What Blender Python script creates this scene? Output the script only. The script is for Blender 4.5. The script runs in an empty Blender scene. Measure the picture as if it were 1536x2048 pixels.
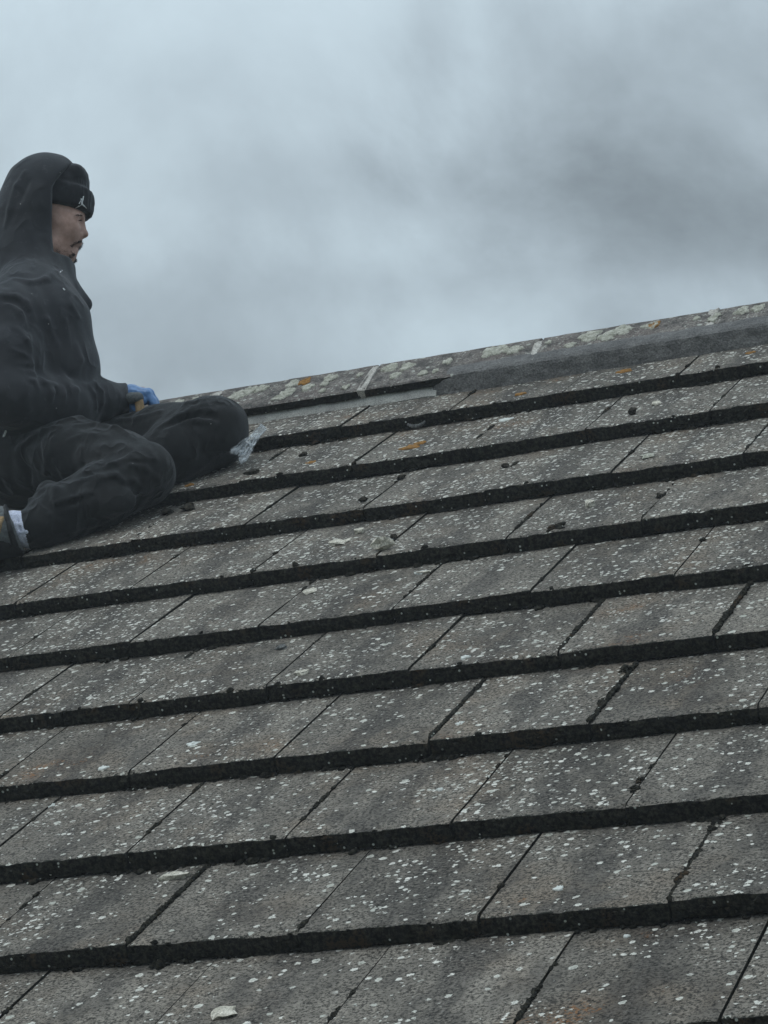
import bpy, bmesh, math, random
import numpy as np
from mathutils import Vector, Matrix, noise as mnoise
random.seed(7); rng = np.random.default_rng(7)
S = bpy.context.scene; COL = S.collection
rad = math.radians

# ------------------------------------------------------------------ camera
FPX = 5490.75                                    # focal length in photo pixels (1536 wide)
RW = np.array([[0.91785627, 0.39607037, -0.02584817],
               [-0.12912989, 0.23639717, -0.96303782],
               [-0.37532031, 0.88726808, 0.26812315]])      # rows: right, down, forward
CPOS = np.array([2.1011519, -3.86691264, -0.51508748])
cam = bpy.data.cameras.new('camera'); cam_ob = bpy.data.objects.new('camera', cam); COL.objects.link(cam_ob)
cam.sensor_fit = 'HORIZONTAL'; cam.sensor_width = 36.0; cam.lens = FPX / 1536 * 36.0
cam.clip_start = 0.05; cam.clip_end = 2000
cm = Matrix(((RW[0][0], -RW[1][0], -RW[2][0], CPOS[0]), (RW[0][1], -RW[1][1], -RW[2][1], CPOS[1]),
             (RW[0][2], -RW[1][2], -RW[2][2], CPOS[2]), (0, 0, 0, 1)))
cam_ob.matrix_world = cm; S.camera = cam_ob
S.render.resolution_x = 768; S.render.resolution_y = 1024
S.render.engine = 'CYCLES'; S.cycles.max_bounces = 5; S.cycles.diffuse_bounces = 2; S.cycles.glossy_bounces = 2; S.cycles.transparent_max_bounces = 8; S.cycles.volume_bounces = 0

# ------------------------------------------------------------------ node helper
class NT:
    def __init__(s, tree): s.t = tree; s.t.nodes.clear()
    def n(s, typ, ins=None, **kw):
        nd = s.t.nodes.new(typ)
        for k, v in kw.items(): setattr(nd, k, v)
        for k, v in (ins or {}).items(): s.set(nd, k, v)
        return nd
    def set(s, nd, k, v):
        sock = nd.inputs[k]
        if hasattr(v, 'links') and hasattr(v, 'is_output'): s.t.links.new(v, sock)
        elif isinstance(v, bpy.types.Node): s.t.links.new(v.outputs[0], sock)
        else: sock.default_value = v
    def math(s, op, a, b=0.0, c=0.0, clamp=False):
        nd = s.n('ShaderNodeMath', operation=op, use_clamp=clamp)
        s.set(nd, 0, a); s.set(nd, 1, b); s.set(nd, 2, c); return nd.outputs[0]
    def vmath(s, op, a, b=None):
        nd = s.n('ShaderNodeVectorMath', operation=op); s.set(nd, 0, a)
        if b is not None: s.set(nd, 1, b)
        return nd.outputs['Value'] if op in ('DOT_PRODUCT', 'LENGTH', 'DISTANCE') else nd.outputs[0]
    def sstep(s, x, lo, hi, a=0.0, b=1.0):
        nd = s.n('ShaderNodeMapRange', interpolation_type='SMOOTHSTEP', clamp=True)
        s.set(nd, 'Value', x); s.set(nd, 'From Min', lo); s.set(nd, 'From Max', hi); s.set(nd, 'To Min', a); s.set(nd, 'To Max', b)
        return nd.outputs[0]
    def mix(s, f, a, b, blend='MIX'):
        nd = s.n('ShaderNodeMix', data_type='RGBA', blend_type=blend)
        s.set(nd, 0, f); s.set(nd, 6, c4(a)); s.set(nd, 7, c4(b)); return nd.outputs[2]
    def noise(s, vec, scale, detail=3.0, rough=0.5, dist=0.0, out=0):
        nd = s.n('ShaderNodeTexNoise', {'Vector': vec, 'Scale': scale, 'Detail': detail, 'Roughness': rough, 'Distortion': dist})
        return nd.outputs[out]
    def vor(s, vec, scale, dims='2D', rnd=1.0):
        nd = s.n('ShaderNodeTexVoronoi', {'Vector': vec, 'Scale': scale, 'Randomness': rnd}, voronoi_dimensions=dims)
        return nd.outputs['Distance'], nd.outputs['Color']
def c4(v):
    return (*v, 1.0) if isinstance(v, tuple) and len(v) == 3 else v

# ------------------------------------------------------------------ world: overcast sky
W = bpy.data.worlds.new('World'); S.world = W; W.use_nodes = True
SUN_EL, SUN_ROT = rad(62), rad(205)
def build_world():
    k = NT(W.node_tree)
    sky = k.n('ShaderNodeTexSky', sky_type='NISHITA', sun_disc=False, sun_elevation=SUN_EL, sun_rotation=SUN_ROT, air_density=1.4, dust_density=3.0)
    d = k.vmath('NORMALIZE', k.n('ShaderNodeTexCoord').outputs['Generated'])
    # fixed bearings in the sky used to lay out the cloud masses (world directions)
    east = tuple(RW[0]); upd = tuple(-RW[1]); north = tuple(RW[2])
    a = k.vmath('DOT_PRODUCT', d, east); b = k.vmath('DOT_PRODUCT', d, upd); z = k.n('ShaderNodeSeparateXYZ', {0: d}).outputs[2]
    fw = k.vmath('DOT_PRODUCT', d, north)
    # overcast luminance distribution: brighter towards the zenith
    zz = k.math('MAXIMUM', z, 0.0)
    lum = k.math('MULTIPLY_ADD', zz, 1.48, 0.49)
    # cloud relief
    warp = k.n('ShaderNodeVectorMath', {0: k.noise(d, 5.0, 1, out=1), 1: (0.10, 0.10, 0.10)}, operation='MULTIPLY').outputs[0]
    dw = k.vmath('ADD', d, warp)
    n1 = k.noise(dw, 6.5, 2, 0.5)
    n2 = k.noise(dw, 21.0, 5, 0.60)
    n0 = k.noise(d, 2.2, 0, 0.5)
    rel = k.math('ADD', k.math('MULTIPLY_ADD', k.math('SUBTRACT', n1, 0.5), 0.50, 1.0), k.math('MULTIPLY', k.math('SUBTRACT', n2, 0.5), 0.37))
    rel = k.math('ADD', rel, k.math('MULTIPLY', k.math('SUBTRACT', n0, 0.5), 0.35))
    # one big dark cloud mass low in the sky to the right, with its bright edge below it
    wob = k.math('ADD', k.math('MULTIPLY', k.math('SUBTRACT', n2, 0.5), 0.9), k.math('MULTIPLY', k.math('SUBTRACT', n1, 0.5), 1.1))
    def blob(ca, cb, ra, rb, soft=0.9):
        x = k.math('DIVIDE', k.math('SUBTRACT', a, ca), ra); y = k.math('DIVIDE', k.math('SUBTRACT', b, cb), rb)
        r = k.math('SQRT', k.math('ADD', k.math('MULTIPLY', x, x), k.math('MULTIPLY', y, y)))
        return k.sstep(k.math('ADD', r, wob), 1.0 + soft * .6, 1.0 - soft, 0.0, 1.0)
    shp = 0.0
    for (ca, cb, ra, rb, amp) in ((0.110, 0.099, 0.100, 0.040, -0.25), (0.120, 0.145, 0.090, 0.055, -0.30), (-0.085, 0.066, 0.07, 0.030, -0.20), (0.0175, 0.172, 0.010, 0.026, -0.11),
                                  (-0.030, 0.118, 0.04, 0.016, -0.10), (-0.12, 0.185, 0.10, 0.025, 0.10), (0.000, 0.066, 0.060, 0.012, 0.11), (0.125, 0.0795, 0.06, 0.009, 0.12), (0.030, 0.165, 0.012, 0.03, 0.08), (0.004, 0.099, 0.028, 0.014, 0.09)):
        shp = k.math('MULTIPLY_ADD', blob(ca, cb, ra, rb), amp, shp)
    rel = k.math('MULTIPLY_ADD', shp, k.sstep(fw, 0.0, 0.3), rel)
    L = k.math('MULTIPLY', k.math('MAXIMUM', rel, 0.25), lum)
    tint = k.mix(k.sstep(rel, 0.75, 1.25), (0.81, 0.97, 1.08), (0.83, 1.0, 1.10))
    cloud = k.n('ShaderNodeVectorMath', {0: tint}, operation='SCALE'); k.set(cloud, 'Scale', k.math('MULTIPLY', L, 5.7))
    col = k.mix(0.94, sky.outputs[0], cloud.outputs[0])
    bg = k.n('ShaderNodeBackground', {'Color': col, 'Strength': 0.10})
    o = k.n('ShaderNodeOutputWorld'); k.t.links.new(bg.outputs[0], o.inputs['Surface'])
build_world()
sl = bpy.data.lights.new('sun', 'SUN'); sl.energy = 0.7; sl.angle = rad(40); sl.color = (1.0, 0.97, 0.93)
so = bpy.data.objects.new('sun', sl); COL.objects.link(so)
sdir = Vector((math.sin(SUN_ROT) * math.cos(SUN_EL), math.cos(SUN_ROT) * math.cos(SUN_EL), math.sin(SUN_EL)))
so.rotation_euler = (sdir).to_track_quat('Z', 'Y').to_euler(); so.location = (0, 0, 8)
vs = S.view_settings; vs.view_transform = 'Standard'; vs.look = 'None'; vs.exposure = 0.04; vs.gamma = 1.0; vs.use_curve_mapping = False

# ------------------------------------------------------------------ frames of reference
PITCH = rad(35); cP, sP = math.cos(PITCH), math.sin(PITCH)
RM = np.array([[1, 0, 0], [0, cP, -sP], [0, sP, cP]])         # roof (along ridge, up the slope, normal) -> world
TW, TG, TH = 0.300, 0.343, 0.0355                              # tile cover width, gauge, front edge
def roof(u, v, h=0.0): return Vector(RM @ np.array([u, v, h]))
def ray(px, py): return RW.T @ np.array([(px - 768) / FPX, (py - 1024) / FPX, 1.0])
def on_roof(px, py, h=0.0):                                   # photo pixel -> roof coordinates at height h
    d = RM.T @ ray(px, py); o = RM.T @ CPOS; t = (h - o[2]) / d[2]; q = o + t * d; return q
def tile_h(v):                                                # height of the exposed tile face at slope distance v
    return -TH * ((v / TG) % 1.0)

# ------------------------------------------------------------------ object helpers
def link(name, me, mats=None, parent=None):
    o = bpy.data.objects.new(name, me); COL.objects.link(o)
    if mats is not None and me is not None and len(me.materials) == 0:
        for m in (mats if isinstance(mats, (list, tuple)) else [mats]): me.materials.append(m)
    if parent is not None: o.parent = parent
    return o
def mesh(name, V, F, smooth=False):
    me = bpy.data.meshes.new(name); me.from_pydata([tuple(map(float, v)) for v in V], [], [tuple(map(int, f)) for f in F]); me.update()
    if smooth: me.polygons.foreach_set('use_smooth', [True] * len(me.polygons))
    return me
def npmesh(name, V, F, smooth=True):                          # fast path, faces of equal length
    V = np.asarray(V, np.float32); F = np.asarray(F, np.int32); k = F.shape[1]
    me = bpy.data.meshes.new(name)
    me.vertices.add(len(V)); me.vertices.foreach_set('co', V.ravel())
    me.loops.add(F.size); me.loops.foreach_set('vertex_index', F.ravel())
    me.polygons.add(len(F)); me.polygons.foreach_set('loop_start', np.arange(0, F.size, k, dtype=np.int32))
    me.polygons.foreach_set('loop_total', np.full(len(F), k, np.int32))
    if smooth: me.polygons.foreach_set('use_smooth', np.ones(len(F), bool))
    me.update(calc_edges=True); me.validate(); return me
def tag(o, label=None, cat=None, group=None, kind=None):
    if label: o['label'] = label
    if cat: o['category'] = cat
    if group: o['group'] = group
    if kind: o['kind'] = kind
    return o
def material(name):
    m = bpy.data.materials.new(name); m.use_nodes = True; return m, NT(m.node_tree)
def finish(k, col, rough=0.9, height=None, strength=0.5, dist=0.002, spec=0.3, **extra):
    p = k.n('ShaderNodeBsdfPrincipled', {'Base Color': c4(col), 'Roughness': rough, 'Specular IOR Level': spec})
    for kk, v in extra.items(): k.set(p, kk, v)
    if height is not None:
        b = k.n('ShaderNodeBump', {'Height': height, 'Strength': strength, 'Distance': dist}); k.set(p, 'Normal', b.outputs[0])
    o = k.n('ShaderNodeOutputMaterial'); k.t.links.new(p.outputs[0], o.inputs['Surface']); return p

# ------------------------------------------------------------------ materials
def roof_coords(k):
    geo = k.n('ShaderNodeNewGeometry')
    mp = k.n('ShaderNodeMapping', {'Vector': geo.outputs['Position'], 'Rotation': (-PITCH, 0, 0)})
    return mp.outputs[0]
def scl(k, v, s): return k.vmath('MULTIPLY', v, s)
def spots(k, p, scale, thr_lo, thr_hi, power, jitter=0.0022):
    # round crusts of uneven size: one per cell, most cells small or empty
    pj = k.vmath('ADD', p, scl(k, k.vmath('SUBTRACT', k.noise(p, 160, 2, 0.6, out=1), (0.5, 0.5, 0.5)), (jitter * 4,) * 3))
    d, c = k.vor(pj, scale)
    sep = k.n('ShaderNodeSeparateColor', {0: c})
    r = k.math('MULTIPLY_ADD', k.math('POWER', sep.outputs[0], power), thr_hi - thr_lo, thr_lo)
    m = k.sstep(k.math('SUBTRACT', r, d), -0.02, 0.05)
    return m, sep.outputs[1], k.math('SUBTRACT', r, d)
def tile_material():
    m, k = material('weathered_concrete_tile')
    p = roof_coords(k)
    oi = k.n('ShaderNodeObjectInfo').outputs['Random']
    ob = k.n('ShaderNodeTexCoord').outputs['Object']; so_ = k.n('ShaderNodeSeparateXYZ', {0: ob})
    bigc = k.n('ShaderNodeSeparateColor', {0: k.noise(p, 4.0, 3, 0.6, out=1)}); big, big2, dn = bigc.outputs[0], bigc.outputs[1], bigc.outputs[2]
    midc = k.n('ShaderNodeSeparateColor', {0: k.noise(scl(k, p, (1.0, 0.45, 1.0)), 17, 3, 0.65, out=1)}); mid, mid2 = midc.outputs[0], midc.outputs[1]
    fine = k.noise(p, 175, 3, 0.78)
    jc = k.noise(p, 130, 2, 0.75, out=1)
    jv = k.vmath('SUBTRACT', jc, (0.5, 0.5, 0.5)); js = k.n('ShaderNodeSeparateColor', {0: jc}).outputs[2]
    col = k.mix(k.sstep(big, 0.3, 0.7), (0.114, 0.103, 0.088), (0.174, 0.158, 0.135))
    col = k.mix(k.sstep(big2, 0.48, 0.72, 0, 0.6), col, (0.155, 0.120, 0.088))
    # damp dark algae, mostly in a run down the middle of each tile
    run = k.sstep(k.math('ABSOLUTE', k.math('ADD', so_.outputs[0], k.math('MULTIPLY_ADD', mid2, 0.20, -0.10))), 0.062, 0.0)
    alg = k.math('ADD', k.math('MULTIPLY', mid, 0.8), k.math('MULTIPLY', run, 0.19))
    alg = k.math('ADD', alg, k.math('MULTIPLY', k.math('SUBTRACT', fine, 0.5), 0.8))
    col = k.mix(k.sstep(alg, 0.43, 0.58, 0, 0.66), col, (0.050, 0.046, 0.042))
    g = k.sstep(fine, 0.34, 0.66, 0.10, 1.85)
    col = k.mix(1.0, col, k.n('ShaderNodeCombineColor', {0: g, 1: g, 2: g}).outputs[0], 'MULTIPLY')
    tint = k.math('MULTIPLY_ADD', oi, 0.30, 0.85)
    col = k.mix(1.0, col, k.n('ShaderNodeCombineColor', {0: tint, 1: tint, 2: tint}).outputs[0], 'MULTIPLY')
    # rusty orange crusts
    om = k.math('MULTIPLY', k.sstep(big2, 0.64, 0.71), k.sstep(k.math('ADD', mid2, k.math('MULTIPLY', jv_x(k, jv), 0.5)), 0.50, 0.60))
    col = k.mix(k.math('MULTIPLY', k.math('MULTIPLY', om, k.sstep(js, 0.50, 0.60)), 0.75), col, (0.24, 0.105, 0.035))
    # pale lichen crusts, thicker towards the ridge
    v = k.n('ShaderNodeSeparateXYZ', {0: p}).outputs[1]
    dens = k.math('ADD', k.math('MULTIPLY_ADD', dn, 0.7, k.math('MULTIPLY', mid2, 0.3)), k.sstep(v, -0.4, 3.2, -0.05, 0.06))
    pres = k.sstep(dens, 0.34, 0.64)
    pj = k.vmath('ADD', p, scl(k, jv, (0.0115, 0.0115, 0.0)))
    def sp_(off, scale, lo, hi, pw):
        d, c = k.vor(k.vmath('ADD', pj, off), scale); sc = k.n('ShaderNodeSeparateColor', {0: c})
        e = k.math('SUBTRACT', k.math('MULTIPLY_ADD', k.math('POWER', sc.outputs[0], pw), hi - lo, lo), d)
        return k.sstep(e, -0.01, 0.05), sc.outputs[1], e
    s1, r1, e1 = sp_((0.0, 0.0, 0.0), 74, -0.24, 0.46, 1.8)
    s2, r2, e2 = sp_((3.3, 1.7, 0.0), 36, -0.40, 0.28, 3.4)
    s3, r3, e3 = sp_((7.1, 5.2, 0.0), 135, -0.40, 0.46, 2.4)
    s1 = k.math('MULTIPLY', s1, k.sstep(r1, k.math('SUBTRACT', 0.97, pres), k.math('SUBTRACT', 1.02, pres)))
    s3 = k.math('MULTIPLY', s3, k.sstep(r3, k.math('SUBTRACT', 1.0, pres), k.math('SUBTRACT', 1.25, pres)))
    sp = k.math('MAXIMUM', k.math('MAXIMUM', s1, s2), s3)
    tone = k.mix(r2, (0.46, 0.46, 0.41), (0.74, 0.72, 0.66)); tone = k.mix(k.sstep(e2, 0.06, 0.16, 0.0, 0.5), tone, (0.36, 0.37, 0.31))
    col = k.mix(k.math('MULTIPLY', sp, k.sstep(fine, 0.30, 0.52, 0.40, 1.0)), col, tone)
    # moss creeping over the front arris
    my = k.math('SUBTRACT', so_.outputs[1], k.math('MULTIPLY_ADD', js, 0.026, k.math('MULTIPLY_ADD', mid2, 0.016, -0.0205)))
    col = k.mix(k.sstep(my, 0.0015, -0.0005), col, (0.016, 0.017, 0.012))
    finish(k, col, 0.92, fine, 0.9, 0.0026, 0.25); return m
def jv_x(k, v): return k.n('ShaderNodeSeparateXYZ', {0: v}).outputs[0]
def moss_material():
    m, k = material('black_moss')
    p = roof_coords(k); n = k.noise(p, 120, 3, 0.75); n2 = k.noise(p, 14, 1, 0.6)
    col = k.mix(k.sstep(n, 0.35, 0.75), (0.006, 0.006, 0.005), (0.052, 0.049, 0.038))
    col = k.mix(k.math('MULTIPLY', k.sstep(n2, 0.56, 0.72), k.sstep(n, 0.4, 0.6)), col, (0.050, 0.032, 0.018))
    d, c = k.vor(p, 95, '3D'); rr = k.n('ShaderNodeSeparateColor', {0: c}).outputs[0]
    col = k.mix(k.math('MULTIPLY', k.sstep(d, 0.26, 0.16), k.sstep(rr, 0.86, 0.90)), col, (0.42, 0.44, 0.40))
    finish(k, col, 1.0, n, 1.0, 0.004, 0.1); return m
def ridge_material():
    m, k = material('ridge_concrete')
    p = roof_coords(k); fine = k.noise(p, 170, 3, 0.75); mid = k.noise(p, 26, 3, 0.65); big = k.noise(p, 7, 1)
    col = k.mix(k.sstep(mid, 0.32, 0.68), (0.085, 0.080, 0.076), (0.215, 0.195, 0.178))
    col = k.mix(k.sstep(big, 0.45, 0.7, 0, 0.6), col, (0.15, 0.125, 0.115))
    col = k.mix(1.0, col, k.n('ShaderNodeCombineColor', {i: k.sstep(fine, 0.3, 0.7, 0.45, 1.5) for i in range(3)}).outputs[0], 'MULTIPLY')
    s1, r1, e1 = spots(k, p, 55, -0.25, 0.42, 2.4); s3, r3, e3 = spots(k, k.vmath('ADD', p, (4.0, 2.0, 0.0)), 120, -0.2, 0.45, 1.8)
    col = k.mix(k.math('MULTIPLY', k.math('MAXIMUM', s1, k.math('MULTIPLY', s3, 0.7)), k.sstep(mid, 0.42, 0.58)), col, (0.42, 0.43, 0.39))
    finish(k, col, 0.95, k.math('ADD', fine, mid), 0.9, 0.004, 0.2); return m
def simple(name, c1, c2, scale, rough=0.9, bump=0.5, dist=0.002, detail=4, fine=None, spec=0.25, **extra):
    m, k = material(name); ob = k.n('ShaderNodeTexCoord').outputs['Object']
    n = k.noise(ob, scale, detail, 0.6); col = k.mix(k.sstep(n, 0.32, 0.68), c1, c2); h = n
    if fine:
        nf = k.noise(ob, fine, 3, 0.7); col = k.mix(1.0, col, k.n('ShaderNodeCombineColor', {i: k.sstep(nf, 0.3, 0.7, 0.65, 1.35) for i in range(3)}).outputs[0], 'MULTIPLY'); h = k.math('ADD', n, nf)
    finish(k, col, rough, h, bump, dist, spec, **extra); return m
M_TILE = tile_material(); M_MOSS = moss_material(); M_RIDGE = ridge_material()
M_DECK = simple('dark_roof_underlay', (0.012, 0.012, 0.012), (0.022, 0.021, 0.02), 30)
M_MORTAR_D = simple('dark_granular_mortar', (0.125, 0.123, 0.122), (0.175, 0.172, 0.168), 22, 0.9, 1.0, 0.005, 2, 190)
M_MORTAR_P = simple('pale_mortar', (0.34, 0.32, 0.29), (0.55, 0.53, 0.49), 45, 0.95, 0.9, 0.003, 5, 240)
M_STRIP = simple('grey_bedding_strip', (0.30, 0.30, 0.285), (0.40, 0.40, 0.375), 25, 0.9, 0.5, 0.002, 4, 300)
M_LICH = simple('pale_green_lichen', (0.29, 0.29, 0.235), (0.52, 0.51, 0.445), 85, 0.95, 1.0, 0.003, 5, 330)
M_LICH_W = simple('white_lichen', (0.50, 0.52, 0.49), (0.68, 0.70, 0.67), 120, 0.95, 0.8, 0.002)
M_LICH_O = simple('orange_lichen', (0.16, 0.085, 0.028), (0.34, 0.17, 0.04), 110, 0.95, 1.0, 0.003)
M_CHIP = simple('pale_chip', (0.44, 0.41, 0.34), (0.72, 0.68, 0.59), 90, 0.95, 1.0, 0.003, 4, 300)
M_CLOD = simple('dark_moss_clod', (0.014, 0.014, 0.011), (0.075, 0.066, 0.052), 160, 1.0, 1.0, 0.005, 4, 400, 0.1)
M_GCLOD = simple('grey_matted_clod', (0.10, 0.105, 0.105), (0.24, 0.245, 0.24), 160, 1.0, 1.0, 0.003, 4, 500, 0.1)
M_GRASS = simple('mown_lawn', (0.030, 0.050, 0.018), (0.060, 0.085, 0.030), 3, 1.0, 0.6, 0.05, 5, 60)
M_BRICK = simple('render_wall', (0.34, 0.32, 0.29), (0.42, 0.40, 0.36), 12, 0.95, 0.5, 0.003, 4, 200)

# ------------------------------------------------------------------ ground and house
GZ = -3.7
gm = mesh('ground', [(-320, -320, GZ), (320, -320, GZ), (320, 320, GZ), (-320, 320, GZ)], [(0, 1, 2, 3)])
tag(link('ground', gm, M_GRASS), kind='structure')
U0, U1 = -9 * TW, 10 * TW                                     # verge to verge
V_EAVE, V_APEX = -5 * TG, 3.165
apex = roof(0, V_APEX, 0.035); eave = roof(0, V_EAVE, -0.075)
house = tag(bpy.data.objects.new('house', None), 'house with a weathered grey concrete tile roof and lichen-covered ridge', 'house')
house.location = (0, 0, 0); COL.objects.link(house)
def box(x0, x1, y0, y1, z0, z1):
    V = [(x, y, z) for x in (x0, x1) for y in (y0, y1) for z in (z0, z1)]
    return V, [(0, 1, 3, 2), (4, 6, 7, 5), (0, 4, 5, 1), (2, 3, 7, 6), (0, 2, 6, 4), (1, 5, 7, 3)]
yB = 2 * apex.y - eave.y
def gable(x0, x1):
    pr = [(eave.y + .35, GZ), (eave.y + .35, eave.z + .10), (apex.y, apex.z - .30), (yB - .35, eave.z + .10), (yB - .35, GZ)]
    V = [(x0, y, z) for y, z in pr] + [(x1, y, z) for y, z in pr]; n = 5
    return V, [tuple(range(n))[::-1], tuple(range(n, 2 * n))] + [(i, (i + 1) % n, n + (i + 1) % n, n + i) for i in range(n)]
link('wall', mesh('wall', *gable(U0 + .12, U1 - .12)), M_BRICK, house)
# roof deck: both slopes, under the tiles
dk = []
for v, h in ((V_EAVE, -0.062), (V_APEX - .02, -0.062)): dk.append(roof(0, v, h))
pr = [(dk[0].y, dk[0].z), (dk[1].y, dk[1].z), (2 * apex.y - dk[1].y, dk[1].z), (yB, dk[0].z),
      (yB, dk[0].z - .06), (apex.y, apex.z - .22), (dk[0].y, dk[0].z - .06)]
nn = len(pr)
RV = [(U0 + .02, y, z) for y, z in pr] + [(U1 - .02, y, z) for y, z in pr]
RF = [tuple(range(nn))[::-1], tuple(range(nn, 2 * nn))] + [(i, (i + 1) % nn, nn + (i + 1) % nn, nn + i) for i in range(nn)]
roof_ob = link('roof', mesh('roof', RV, RF), M_DECK, house)

# ------------------------------------------------------------------ roof tiles
def tile_mesh(seed):
    r = random.Random(seed); nx, ny = 14, 4
    w, ln = TW / 2 - 0.0022, 0.412
    V, F, MI = [], [], []
    ys = [0.0, 0.012, 0.10, 0.25, ln]
    xs = [-w + 2 * w * i / nx for i in range(nx + 1)]
    chip = [r.gauss(0, 0.0011) + (-0.004 if r.random() < .10 else 0) for _ in xs]
    bow = r.uniform(-.0015, .0015)
    for j, y in enumerate(ys):
        for i, x in enumerate(xs):
            z = r.gauss(0, .0004) + bow * (1 - (x / w) ** 2)
            yy = y
            if j == 0: z += -0.0022 + chip[i] * .8; yy = -chip[i] * .6
            V.append((x, yy, z))
    a = len(V)                                                 # front face: two lower rows, the last one ragged
    for q, zz in enumerate((-0.016, -TH + .003)):
        for i, x in enumerate(xs):
            V.append((x, (-.0015 + r.gauss(0, .0012)) if q == 0 else r.gauss(.0005, .0012), zz + (r.gauss(0, .0022) if q else 0)))
    b = len(V)
    for x in (-w, w): V.append((x, ln, -.022))
    row = lambda j, i: j * (nx + 1) + i
    for j in range(ny):
        for i in range(nx): F.append((row(j, i), row(j, i + 1), row(j + 1, i + 1), row(j + 1, i))); MI.append(0)
    for i in range(nx):
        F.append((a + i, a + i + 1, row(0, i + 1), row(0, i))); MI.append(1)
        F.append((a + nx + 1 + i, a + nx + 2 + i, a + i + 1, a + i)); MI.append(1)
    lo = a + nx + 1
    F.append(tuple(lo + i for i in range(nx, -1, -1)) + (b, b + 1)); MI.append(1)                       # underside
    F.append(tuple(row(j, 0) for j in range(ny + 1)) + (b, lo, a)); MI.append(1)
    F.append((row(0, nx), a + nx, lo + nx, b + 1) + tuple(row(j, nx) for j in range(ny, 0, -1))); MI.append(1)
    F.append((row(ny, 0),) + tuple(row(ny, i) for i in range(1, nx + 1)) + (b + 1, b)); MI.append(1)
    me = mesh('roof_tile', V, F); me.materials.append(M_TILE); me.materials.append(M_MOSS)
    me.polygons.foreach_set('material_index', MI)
    return me
variants = [tile_mesh(100 + i) for i in range(8)]
tilt = PITCH - math.atan(TH / TG)
for kx in range(-5, 9):
    off = 0.0 if kx % 2 == 0 else 0.5
    for i in range(-9, 10):
        u = (i + off + 0.5) * TW
        if u > U1: continue
        o = bpy.data.objects.new('roof_tile', random.choice(variants)); COL.objects.link(o); o.parent = roof_ob
        jv, jh = random.gauss(0, .0030), abs(random.gauss(0, .0018))
        o.location = roof(u + random.gauss(0, .0006), kx * TG + jv, jh)
        o.rotation_euler = (tilt + random.gauss(0, rad(.10)), random.gauss(0, rad(.20)), random.gauss(0, rad(.14)))
        o.rotation_mode = 'XYZ'

# ------------------------------------------------------------------ ridge: angle tiles with mortared joints
def strip_mesh(name, prof, u0, u1, nseg, jit=0.0, seed=0, smooth=False, caps=True):
    """profile in (v,h) roof coordinates swept along the ridge"""
    r = random.Random(seed); V, F = [], []; n = len(prof)
    for s in range(nseg + 1):
        u = u0 + (u1 - u0) * s / nseg
        for (v, h) in prof:
            p = roof(u, v, h); q = mnoise.noise_vector(Vector((u * 31 + seed, v * 41, h * 57))) + 0.6 * mnoise.noise_vector(Vector((u * 97 + seed, v * 93, h * 87)))
            V.append(p + q * jit)
    for s in range(nseg):
        for i in range(n - 1): F.append((s * n + i, s * n + i + 1, (s + 1) * n + i + 1, (s + 1) * n + i))
    if caps: F.append(tuple(range(n))); F.append(tuple(range(nseg * n, nseg * n + n))[::-1])
    return mesh(name, V, F, smooth)
def over(v, h):      # mirror a roof point across the ridge plane, expressed in (v,h)
    p = roof(0, v, h); y = 2 * roof(0, V_APEX, .035).y - p.y; return (y * cP + p.z * sP, -y * sP + p.z * cP)
VL, HL = 2.990, 0.017
top = [(VL, HL), (VL + .006, HL + .004), (3.03, .0255), (3.07, .030), (3.12, .0355), (3.148, .0365), (3.160, .034)]
outer = top + [over(*q) for q in reversed(top)]
inn = [(VL + .003, HL - .020), (3.05, .006), (3.15, .014)]
inner = inn + [over(*q) for q in reversed(inn)]
prof = outer + inner[::-1] + [outer[0]]
RJ = [-0.6212 - .468 * 5 + .468 * i for i in range(14)]
for i in range(len(RJ) - 1):
    a, b = RJ[i] + .006, RJ[i + 1] - .006
    if b < U0: continue
    o = link('ridge_tile', strip_mesh('ridge_tile', prof, max(a, U0 - .01), min(b, U1 + .01), 16, .0016, i), M_RIDGE, roof_ob)
    nf = len(prof) - 1; o.data.materials.append(M_MOSS)
    for q_ in range(16): o.data.polygons[q_ * nf + nf - 1].material_index = 1  # lower edge face takes the near-black material
    if b > U1: break
jp = [(VL + .004, HL - .03), (VL + .001, HL + .001), (3.0, .0225), (3.06, .0315), (3.11, .0368), (3.145, .0365), (3.152, .033)]
jp = jp + [over(*q) for q in reversed(jp)]
for i in range(1, len(RJ) - 1):
    if U0 < RJ[i] < U1:
        link('mortar_joint', strip_mesh('mortar_joint', jp, RJ[i] - .011, RJ[i] + .010, 5, .0075, 40 + i), M_MORTAR_P, roof_ob)
UM = on_roof(856, 762, 0.02)[0]                                # where the dark fillet starts
mp_ = [(2.985, -.050), (2.964, -.034), (2.966, -.024), (2.970, -.015), (2.974, -.006), (2.978, .003), (2.982, .012), (2.987, .0205), (2.997, .0248), (3.010, .0268), (3.024, .0286), (3.036, .0296), (3.046, .0285), (3.052, .015)]
fo_ = link('mortar_fillet', strip_mesh('mortar_fillet', mp_, UM, U1 - .02, 700, .0024, 3), M_MORTAR_D, roof_ob)
for v_ in fo_.data.vertices:                                   # feathered out where the filling starts
    t_ = min(1.0, max(0.0, (v_.co.x - UM) / .10)); lo_ = .016 * (1 - t_) ** 1.5
    v_.co += Vector((0.0, cP * lo_, sP * lo_)) - Vector((0.0, -sP, cP)) * .006 * (1 - t_)
link('mortar_bed', strip_mesh('mortar_bed', [(2.985, -.06), (2.972, -.032), (2.972, -.0215), (2.982, -.014), (2.994, -.008), (3.000, .000), (3.03, .003)], U0, UM + .01, 160, .0020, 9), M_STRIP, roof_ob)

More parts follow.
